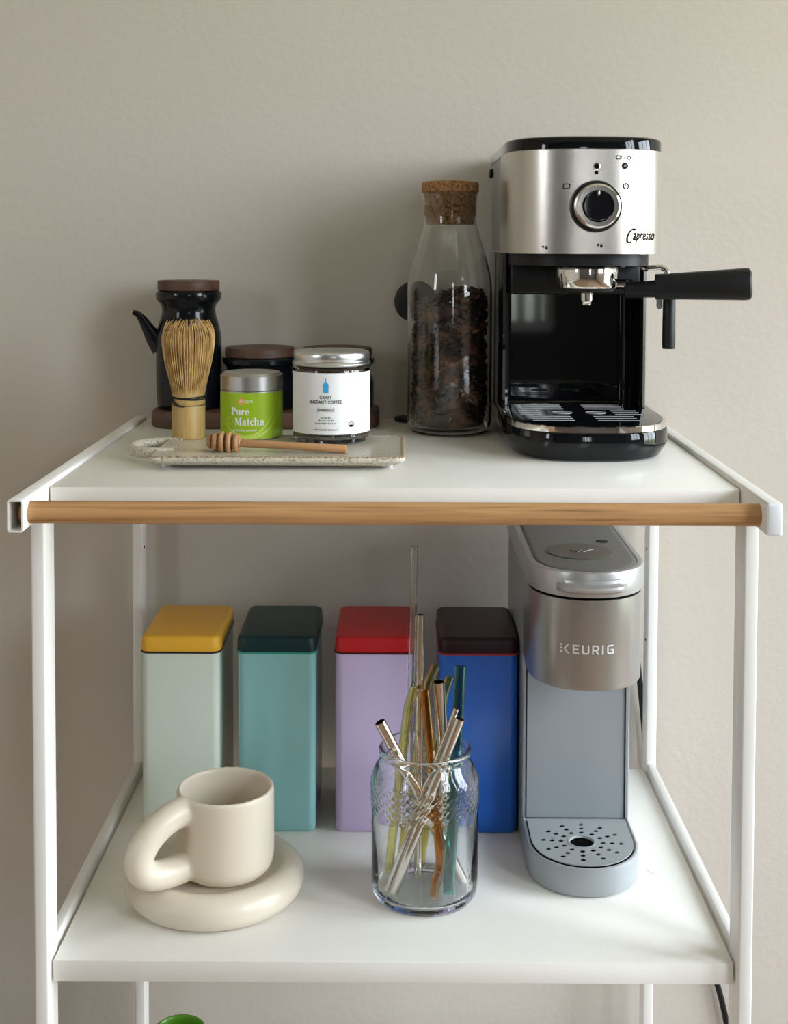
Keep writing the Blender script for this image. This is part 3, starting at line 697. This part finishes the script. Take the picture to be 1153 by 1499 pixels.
for s_, w_, h_, dz, bo in (('CRAFT', .0114, .0033, .0459, .018), ('INSTANT COFFEE', .0300, .0032, .0414, .018), ('ESPRESSO', .0142, .0024, .0339, .015)):
    V2, F2 = text2d(s_, w_, h_, bo, space=1.12); printed('lettering', onfront(V2, F2, KC, zb + dz, kf), M['print'], lb)
# lines of type too small to read in the photograph are kept as short broken strokes
random.seed(4)
for w_, dz in ((.0085, .0265), (.0131, .0240), (.0199, .0214), (.0227, .0153)):
    sh = []; x = -w_ / 2
    while x < w_ / 2:
        a = random.uniform(.0006, .0011); sh.append(rect(x, -.0007, x + a * .55, .0007)); sh.append(rect(x, random.choice((-.0007, 0, .0004)), x + a, random.choice((.0007, .0004)))); x += a + .0005
    printed('fine_print', onfront(*join2(*sh), KC, zb + dz, kf), M['greyprint'], lb)
printed('lettering_frame', onfront(*join2(rect(-.0080, -.0022, .0080, -.0019), rect(-.0080, .0019, .0080, .0022), rect(-.0080, -.0022, -.0077, .0022), rect(.0077, -.0022, .0080, .0022)), KC, zb + .0339, kf), M['greyprint'], lb)
printed('round_seal', onfront(*join2(arc(0, 0, .0026, .0026, .0021, .0021), arc(0, 0, .0022, .0022, .0004, .0004, 200, 340), rect(-.0015, .0002, .0015, .0008)), KC + .0237, zb + .0200, kf), M['print'], lb)
# honey dipper lying on the tray
a = Vector((-.1715, .1120, 0)); b = Vector((-.0442, .1045, 0))
d = (b - a); Ld = d.length; d.normalize(); sd = Vector((-d.y, d.x, 0))
RH = .0098
def dipper(prof, n=28):
    # head rests on the tray and the stick tips down to it
    g = Geo().lathe([(r, z) for r, z in prof], (0, 0), n)
    zA, zE = TZ + RH - .0004, TZ + .0038
    sl = (zE - zA) / Ld
    return g.move(lambda x, y, z: tuple(a + d * (z + x * .0) + sd * y + Vector((0, 0, zA + sl * z + x))))
hd = [(0, 0), (.0045, .0002), (.0060, .0012), (.0068, .0035), (.0048, .0042)]
zz = .0042
for R_ in (.0084, .0098, .0098, .0086):
    hd += [(.0046, zz + .0010), (R_ - .0012, zz + .0012), (R_, zz + .0024), (R_, zz + .0040), (R_ - .0012, zz + .0056), (.0046, zz + .0058)]; zz += .0064
hd += [(.0046, zz + .0004), (.0038, zz + .001), (0, zz + .001)]
hdip = thing('honey_dipper', 'wooden honey dipper lying across the front of the stoneware tray', 'dipper', (-.10, .107, TZ))
mk('grooved_head', dipper(hd), M['dipwood'], hdip)
mk('stick', dipper([(0, zz - .002), (.0036, zz - .002), (.0040, zz + .004), (.0036, zz + .02), (.0034, Ld * .55), (.0038, Ld - .001), (.0034, Ld), (0, Ld)]), M['dipwood'], hdip)

# ------------------------------------------------------------------ four square tins on the middle shelf
def sq(xc, w, y0, y1, r, z, i=0.):
    return stadium(xc - w / 2, xc + w / 2, (y0 + y1) / 2, (y1 - y0) / 2, r, z, i)
def tin(key, x0, y0, label):
    w, dp, zt_ = .0800, .118, .6555
    xc = x0 + w / 2; y1 = y0 + dp
    o = thing('storage_tin', label, 'tin', (xc, y0 + dp / 2, ZM), 'tall enamel tins on the middle shelf')
    g = Geo().loft([sq(xc, w, y0, y1, .008, ZM + a, i) for a, i in ((0, .0025), (.001, .0008), (.003, 0), (zt_ - ZM, 0), (zt_ - ZM + .001, .001))]); mk('body', g, M['tb_' + key], o)
    g = Geo().loft([sq(xc, w + .003, y0 - .0015, y1 + .0015, .0095, z, i) for z, i in ((zt_ - .0003, .0006), (zt_ + .0002, .0), (zt_ + .0014, 0), (zt_ + .0018, .0008))]); mk('seam', g, M['ts_' + key], o)
    g = Geo().loft([sq(xc, w + .002, y0 - .001, y1 + .001, .010, z, i) for z, i in ((zt_ + .0018, .0002), (zt_ + .0028, 0), (zt_ + .0140, .0008), (zt_ + .0158, .0018), (zt_ + .0168, .0034), (zt_ + .0172, .0055))]); mk('lid', g, M['tl_' + key], o)
tin('mint', -.2588, .240, 'pale mint tin with a mustard yellow lid, leftmost of the four tins')
tin('aqua', -.1606, .240, 'aqua blue tin with a dark teal lid')
tin('lilac', -.0605, .240, 'lilac tin with a bright red lid')
tin('blue', .0460, .238, 'cobalt blue tin with a dark maroon lid beside the pod coffee maker')

# ------------------------------------------------------------------ pod coffee maker
QX = .1815
km = thing('pod_coffee_maker', 'slim grey single-cup pod coffee maker at the right of the middle shelf', 'coffee maker', (QX, .25, ZM))
QP = (QX, .0537, .106, .166, .400, dict(p=2.15, rb=.012))
g = Geo(); g.loft([dring(*QP[:5], z, i, **QP[5]) for z, i in ((ZM + .0, .004), (ZM + .0016, .0035), (ZM + .0018, .0008), (ZM + .004, 0), (.4963, 0), (.4979, .0006), (.4985, .0022), (.4979, .0034), (.4973, .0036))])
kb = mk('base', g, M['keu'], km)
# perforated drip plate: a fan of quads with real holes
PP = (QX, .0537, .106, .166, .2115, dict(p=2.15, rb=.001))
PCX, PCY = QX - .0008, .159
bm = bmesh.new()
outl = [bm.verts.new(p) for p in dring(*PP[:5], .4985, .0048, **PP[5])]
edges = [bm.edges.new((outl[i], outl[(i + 1) % len(outl)])) for i in range(len(outl))]
holes = []
for k in range(12):
    t = radians(k * 30 + 84); RX = (.0200, .0285, .0370)
    for r in RX: holes.append((PCX + r * cos(t) * 1.0, PCY + r * sin(t) * 1.0, .0027))
holes.append((PCX, PCY, .0118))
for hx, hy, hr in holes:
    n = 12 if hr < .005 else 28
    vs_ = [bm.verts.new((hx + hr * cos(2 * pi * j / n), hy + hr * sin(2 * pi * j / n), .4985)) for j in range(n)]
    edges += [bm.edges.new((vs_[j], vs_[(j + 1) % n])) for j in range(n)]
bmesh.ops.triangle_fill(bm, use_beauty=True, use_dissolve=False, edges=edges)
kill = [f for f in bm.faces if any((f.calc_center_median().x - hx) ** 2 + (f.calc_center_median().y - hy) ** 2 < (hr * .97) ** 2 and all(((v.co.x - hx) ** 2 + (v.co.y - hy) ** 2) < (hr * 1.02) ** 2 for v in f.verts) for hx, hy, hr in holes)]
bmesh.ops.delete(bm, geom=kill, context='FACES_ONLY')
ext = bmesh.ops.extrude_face_region(bm, geom=bm.faces[:])
for v in ext['geom']:
    if isinstance(v, bmesh.types.BMVert): v.co.z += .0010
g = Geo().bm(bm); dp_ = mk('drip_plate', g, M['keu'], kb, ang=40)
g = Geo(); dsolid(g, PP, .49745, .4978, 0, 0, .0042); mk('drip_well', g, M['blackhole'], kb)
g = Geo(); n = 32
g.loft([[(PCX + r * cos(2 * pi * j / n), PCY + r * sin(2 * pi * j / n), z) for j in range(n)] for r, z in ((.0138, .49955), (.0138, .49985), (.0120, .49985), (.0113, .4982), (.0113, .49795))], False, False); mk('centre_ring', g, M['keu'], kb)
# rear column with recessed front wall
KCz0, KCz1 = .4987, .6650
g = Geo()
def kcol(z):
    x0, x1, f, yb = QX - .0535, QX + .0535, .2130, .3995
    return [(x0, yb - .012, z), (x0, f + .001, z), (x0 + .001, f, z), (x0 + .0035, f, z), (x0 + .0036, f + .002, z), (x0 + .0044, f + .002, z), (x0 + .0046, f + .0004, z), (x1 - .0046, f + .0004, z), (x1 - .0044, f + .002, z), (x1 - .0036, f + .002, z), (x1 - .0035, f, z), (x1 - .001, f, z), (x1, f + .001, z), (x1, yb - .012, z), (x1 - .012, yb, z), (x0 + .012, yb, z)]
g.loft([kcol(KCz0), kcol(.7478)]); kc = mk('column', g, M['keuback'], km)
for s in (-1, 1):
    g = Geo().box(QX + s * .0491 - .0003, QX + s * .0491 + .0003, .2125, .2142, KCz0, KCz1); mk('panel_gap', g, M['blackmat'], kc)
# head
HPk = (QX, .0537, .1075, .168, .2128, dict(p=2.15, rb=.001))
g = Geo(); g.loft([dring(*HPk[:5], z, i, **HPk[5]) for z, i in ((.6637, .004), (.6632, .002), (.6640, .0005), (.6652, 0), (.7478, 0))]); hd_ = mk('brew_head', g, M['keuhead'], km, label='silver painted rounded brew head')
g = Geo(); dsolid(g, (QX, .0527, .1095, .168, .2128, dict(p=2.15, rb=.001)), .7479, .7501, 0, 0); mk('head_gap', g, M['blackhole'], hd_)
LPk = (QX, .0556, .1055, .168, .398, dict(p=2.15, rb=.012))
g = Geo(); g.loft([dring(*LPk[:5], z, i, **LPk[5]) for z, i in ((.7503, .002), (.7509, .0004), (.7523, 0), (.7722, 0), (.7736, .0006), (.7740, .0018), (.7738, .0058), (.7729, .0062))]); kl = mk('lid', g, M['keulid'], km, label='silver lid with a moulded front grip')
g = Geo(); g.loft([dring(*LPk[:5], z, i, **LPk[5]) for z, i in ((.7726, .0058), (.7726, .0080), )], False, False); mk('lid_groove', g, M['blackhole'], kl)
g = Geo(); g.loft([dring(*LPk[:5], z, i, **LPk[5]) for z, i in ((.7724, .0078), (.7738, .0078), (.7742, .0086), (.7742, .012))]); mk('lid_plate', g, M['keutop'], kl)
g = Geo().lathe([(0, .7742), (.0324, .7742), (.0326, .7747), (.0320, .7752), (.0307, .7752), (0, .7749)], (QX - .0005, .1870), 56); mk('badge', g, M['badge'], kl)
# embossed lines on the badge
g = Geo()
for pts in ([(-.011, .004), (-.004, -.004), (.001, .0035)], [(.001, -.004), (.006, .001), (.013, .008)], [(-.003, -.001), (.003, -.001)]):
    g.tube([(QX + x, .187 + y, .7751) for x, y in pts], .0006, 6)
mk('emboss', g, M['badge'], kl)
g = Geo().lathe([(0, .7741), (.0062, .7741), (.0063, .7746), (.0054, .7749), (0, .7748)], (QX + .0270, .2310), 28); mk('power_button', g, M['blackmat'], kl)
# front grip: a lip that follows the curve
lf = dfront(LPk); g = Geo(); rings = []
for k in range(25):
    x = QX - .0325 + .065 * k / 24; f = min(1, min(k, 24 - k) / 3.0); f = sin(f * pi / 2); y = lf(x)
    pr_ = [(.0008, 0.7553), (-.0055 * f, 0.7560), (-.0085 * f, 0.7578), (-.0092 * f, 0.7600), (-.0080 * f, 0.7618), (-.0045 * f, 0.7623), (-.0020 * f, 0.7640), (-.0012 * f, 0.7668), (.0008, 0.7678)]
    rings.append([(x, y + .0002 + a_, z) for a_, z in pr_])
g.loft(rings); mk('grip', g, M['keulid'], kl)
# lettering on the head: dotted K, then EURIG
hf = dfront(HPk); tx = QX - .0012; tz = .7025; Hh = .0086
sh = join2(*[ell(-.0268, .0033 - .0033 * k, .00105, .00105, 12) for k in range(3)], poly((-.0248, 0), (-.0213, .0043), (-.0197, .0043), (-.0232, 0)), poly((-.0248, 0), (-.0232, 0), (-.0197, -.0043), (-.0213, -.0043)))
printed('lettering', onfront(*sh, tx, tz, hf), M['letter'], hd_)
def L_(x, *sh): return [([(a * .0066 + x, (b - .5) * Hh) for a, b in V], F) for V, F in sh]
lw, lh = .22, .17
E_ = (rect(0, 0, lw, 1), rect(0, 0, .86, lh), rect(0, 1 - lh, .86, 1), rect(0, .42, .8, .42 + lh))
U_ = (rect(0, .25, lw, 1), rect(1 - lw, .25, 1, 1), rect(.25, 0, .75, lh), arc(.28, .25, .28, .25, .06, .09, 180, 270, 8), arc(.72, .25, .28, .25, .06, .09, 270, 360, 8))
R_ = (rect(0, 0, lw, 1), rect(0, 1 - lh, .65, 1), rect(0, .36, .65, .36 + lh), arc(.65, .68, .33, .32, .12, .15, -90, 90, 10), poly((.45, .38), (.72, .38), (1.0, 0), (.72, 0)))
I_ = (rect(0, 0, lw * 1.1, 1),)
G_ = (rect(0, .25, lw, .75), rect(.25, 0, 1, lh), rect(.25, 1 - lh, .98, 1), arc(.28, .25, .28, .25, .06, .09, 180, 270, 8), arc(.28, .75, .28, .25, .06, .09, 90, 180, 8), rect(1 - lw, 0, 1, .52), rect(.5, .38, 1, .38 + lh))
letters = []
for x, s_ in ((-.0168, E_), (-.0085, U_), (.0007, R_), (.0098, I_), (.0146, G_)): letters += L_(x, *s_)
printed('lettering', onfront(*join2(*letters), tx, tz, hf), M['letter'], hd_)
# power cord, out at the rear and down behind the cart
key = [(QX + .040, .398, .690), (QX + .062, .415, .688), (.2680, .428, .672), (.2770, .433, .63), (.2860, .436, .57), (.2930, .439, .51), (.2990, .439, .45), (.3120, .439, .38), (.3420, .439, .30), (.3790, .439, .21), (.3950, .439, .15), (.4020, .438, .10), (.4040, .43, .03), (.42, .40, .004), (.5, .38, .004)]
pth = []
for i in range(len(key) - 1):
    p0, p1, p2, p3 = (Vector(key[max(0, min(len(key) - 1, i + q))]) for q in (-1, 0, 1, 2))
    for k in range(4):
        t = k / 4; pth.append(.5 * ((2 * p1) + (p2 - p0) * t + (2 * p0 - 5 * p1 + 4 * p2 - p3) * t * t + (3 * p1 - p0 - 3 * p2 + p3) * t ** 3))
pth.append(Vector(key[-1]))
mk('power_cord', Geo().tube(pth, .0036, 10), M['blackmat'], km)

# ------------------------------------------------------------------ saucer and mug
UX, UY = -.1662, .117
o = None
sprof = []
Rm, rt = .0675, .0152
sprof += [(0, ZM + .0012), (.040, ZM + .0012), (.050, ZM + .0004)]
for k in range(25):
    t = radians(-112 + (232) * k / 24); sprof.append((Rm + rt * cos(t) * 1.0 - (.0), ZM + rt + rt * sin(t)))
sprof += [(.0570, ZM + .0275), (.0540, ZM + .0262), (.0500, ZM + .0258), (.040, ZM + .0255), (0, ZM + .0255)]
g = Geo().lathe(sprof, (UX, UY), 80)
o = mk('saucer', g, M['mug'], loc=(UX, UY, ZM), ang=60); tag(o, 'thick cream donut-shaped saucer under the chunky mug', 'saucer')
GX2, GY2, GZ = -.1542, .103, ZM + .0262
mg = Geo()
RMg, HM = .0443, .0815
mp_ = [(0, GZ), (.026, GZ), (.034, GZ + .0015), (.0398, GZ + .0055), (.0432, GZ + .0115), (RMg, GZ + .019), (RMg, GZ + HM - .003), (RMg - .0008, GZ + HM - .0008), (RMg - .0022, GZ + HM), (RMg - .0036, GZ + HM - .0008), (RMg - .0044, GZ + HM - .003), (RMg - .0044, GZ + .022), (RMg - .008, GZ + .012), (.028, GZ + .007), (0, GZ + .006)]
mg.lathe(mp_, (GX2, GY2), 96)
ha = radians(219); hx, hy = cos(ha), sin(ha)
hk = [(.0330, .0675), (.046, .0685), (.060, .0655), (.0735, .0580), (.0840, .0475), (.0885, .0365), (.0860, .0265), (.077, .0195), (.064, .0170), (.050, .0170), (.0330, .0185)]
hp = []
for i in range(len(hk) - 1):
    p0, p1, p2, p3 = (Vector((*hk[max(0, min(len(hk) - 1, i + q))], 0)) for q in (-1, 0, 1, 2))
    for k in range(5):
        t = k / 5; hp.append(.5 * ((2 * p1) + (p2 - p0) * t + (2 * p0 - 5 * p1 + 4 * p2 - p3) * t * t + (3 * p1 - p0 - 3 * p2 + p3) * t ** 3))
hp.append(Vector((*hk[-1], 0)))
mg2 = Geo(); mg2.tube([(GX2 + hx * p.x, GY2 + hy * p.x, GZ + p.y) for p in hp], .0131, 24)
def build_mug():
    # body and handle are fused into one clay surface, then the bowl is kept open
    tmp = []
    for gg in (mg, mg2):
        me = bpy.data.meshes.new('t'); me.from_pydata([Vector(v) - Vector((GX2, GY2, GZ)) for v in gg.V], [], gg.F)
        bm = bmesh.new(); bm.from_mesh(me); bmesh.ops.recalc_face_normals(bm, faces=bm.faces); bm.to_mesh(me); bm.free()
        ob = bpy.data.objects.new('t', me); COL.objects.link(ob); tmp.append(ob)
    # cutter keeps the handle out of the bowl
    cg = Geo().lathe([(0, .0065), (.028, .0074), (RMg - .008, .0124), (RMg - .0046, .022), (RMg - .0046, .12), (0, .12)], (0, 0), 96)
    me = bpy.data.meshes.new('t'); me.from_pydata(cg.V, [], cg.F)
    bm = bmesh.new(); bm.from_mesh(me); bmesh.ops.recalc_face_normals(bm, faces=bm.faces); bm.to_mesh(me); bm.free()
    cut = bpy.data.objects.new('t', me); COL.objects.link(cut)
    a_ = tmp[1].modifiers.new('b', 'BOOLEAN'); a_.operation = 'DIFFERENCE'; a_.object = cut; a_.solver = 'EXACT'
    a_ = tmp[0].modifiers.new('b', 'BOOLEAN'); a_.operation = 'UNION'; a_.object = tmp[1]; a_.solver = 'EXACT'
    r = tmp[0].modifiers.new('r', 'REMESH'); r.mode = 'VOXEL'; r.voxel_size = .0011
    s_ = tmp[0].modifiers.new('s', 'CORRECTIVE_SMOOTH') if False else tmp[0].modifiers.new('s', 'SMOOTH'); s_.factor = .5; s_.iterations = 32
    bpy.context.view_layer.update()
    me = bpy.data.meshes.new_from_object(tmp[0].evaluated_get(bpy.context.evaluated_depsgraph_get()))
    for ob in tmp + [cut]: bpy.data.objects.remove(ob)
    me.name = 'mug'; me.shade_smooth(); me.materials.clear(); me.materials.append(M['mug'])
    ob = bpy.data.objects.new('mug', me); COL.objects.link(ob); ob.location = (GX2, GY2, GZ)
    return ob
o = build_mug(); tag(o, 'chunky cream ceramic mug with a fat loop handle sitting on the saucer', 'mug')

# ------------------------------------------------------------------ glass jar of straws
SXJ, SYJ, RJ = .0287, .1155, .0494
jz = ZM
def hob(r, z, t):
    if r < RJ - .0022: return r
    k = max(0., 1 - ((z - .5695) / .0165) ** 4)
    a_ = abs(sin(t * 21 + (z - .5695) * 430)) * abs(sin(t * 21 - (z - .5695) * 430))
    lowb = max(0., 1 - abs(z - (jz + .013)) / .010)
    return r + .0016 * k * (a_ - .25) - .0005 * lowb * abs(sin(t * 20))
oj = [(0, jz + .0015), (.036, jz + .0010), (.041, jz), (.0458, jz + .0020), (.0482, jz + .0060), (.0491, jz + .012), (RJ, jz + .018)]
zq = jz + .024
while zq < .552: oj.append((RJ, zq)); zq += .012
zq = .552
while zq < .5955: oj.append((RJ - max(0, (zq - .578)) ** 2 * 20, zq)); zq += .0016
oj += [(.0420, .5990), (.0412, .6005), (.0412, .6020), (.0420, .6034), (.0427, .6050), (.0428, .6068), (.0424, .6086), (.0412, .6096), (.0398, .6096)]
ij = [(.0389, .6088), (.0386, .6070), (.0386, .6030), (.0392, .6000), (.0412, .5965), (.0437, .5915), (.0456, .586), (.0463, .578), (.0465, .566), (.0465, jz + .016), (.0452, jz + .0105), (.0422, jz + .0072), (.037, jz + .0062), (0, jz + .0060)]
g = Geo().lathe(oj + ij, (SXJ, SYJ), 180, hob)
o = mk('straw_jar', g, M['glass'], loc=(SXJ, SYJ, jz), ang=50); tag(o, 'clear glass jar with an embossed pebbled band below its rim, holding straws', 'jar')
STRAWS = [
    ('g_clear', .0034, [(0.0185, 0.1173, 0.7952), (0.0122, 0.1339, 0.4806)], 'tall clear glass straw, tallest of all in the jar'),
    ('strawsteel', .0037, [(0.024, 0.1259, 0.7291), (0.0224, 0.1219, 0.4808)], 'tallest steel straw, upright beside the tall clear straw'),
    ('g_olive', .0044, [(0.0391, 0.1368, 0.678), (0.0315, 0.1374, 0.6609), (0.0052, 0.1431, 0.4815)], 'olive glass straw with bent tip just right of the tall steel straw'),
    ('g_yellow', .0046, [(0.0195, 0.1053, 0.6693), (0.0133, 0.1075, 0.6507), (-0.0064, 0.1267, 0.4816)], 'pale yellow glass straw with bent tip, slanting to the lower left'),
    ('g_amber', .0045, [(0.0285, 0.1177, 0.6612), (0.0429, 0.0913, 0.5116), (0.0354, 0.0859, 0.4816)], 'amber glass straw bent near its bottom end, at the front of the jar'),
    ('strawsteel', .0056, [(0.0414, 0.1247, 0.6665), (0.0542, 0.1352, 0.4825)], 'wide steel straw with dark open mouth, left of the teal straw'),
    ('g_olive', .0040, [(0.0528, 0.1411, 0.6662), (0.0477, 0.1411, 0.6518), (0.0253, 0.1408, 0.4811)], 'olive glass straw with bent tip directly behind the wide steel straw'),
    ('g_teal', .0054, [(0.0618, 0.128, 0.6804), (0.0499, 0.0913, 0.4824)], 'wide teal glass straw at the right of the jar'),
    ('strawsteel', .0026, [(0.0565, 0.0918, 0.6534), (-0.0062, 0.102, 0.4798)], 'thinnest steel straw, slanting from upper right to lower left'),
    ('strawsteel', .0045, [(0.0594, 0.0866, 0.6459), (0.0007, 0.095, 0.4816)], 'medium steel straw leaning right, in front of the teal straw top'),
    ('strawsteel', .0052, [(-0.0129, 0.0991, 0.6378), (0.0653, 0.1122, 0.4822)], 'short steel straw leaning out over the left of the jar rim'),
]
for mk_, r, pts, lab in STRAWS:
    P = [Vector(p) for p in pts]
    if len(P) == 3:      # round the bend
        q = []
        for k in range(6):
            t = k / 5; s0 = P[1] + (P[0] - P[1]).normalized() * .006; s1 = P[1] + (P[2] - P[1]).normalized() * .006
            q.append((1 - t) ** 2 * s0 + 2 * t * (1 - t) * P[1] + t * t * s1)
        P = [P[0]] + q + [P[2]]
    c = sum(P, Vector()) / len(P)
    g = Geo().tube(P, r, 20, inner=.70 if mk_ != 'strawsteel' else .86)
    nm = 'steel_straw' if mk_ == 'strawsteel' else 'glass_straw'
    o = mk(nm, g, M[mk_], loc=tuple(P[-1]), ang=40); tag(o, lab, 'straw', 'drinking straws in the glass jar')

# ------------------------------------------------------------------ green cup on the lower shelf
VX, VY = -.2145, .200
g = Geo().lathe([(0, ZL), (.021, ZL), (.022, ZL + .002), (.0250, .280), (.0262, .2825), (.0266, .2845), (.0258, .2862), (.0240, .2860), (.0228, .2835), (.0222, .274), (.020, ZL + .004), (0, ZL + .003)], (VX, VY), 56)
o = mk('cup', g, M['green'], loc=(VX, VY, ZL)); tag(o, 'bright green cup with rolled rim below the middle shelf', 'cup')
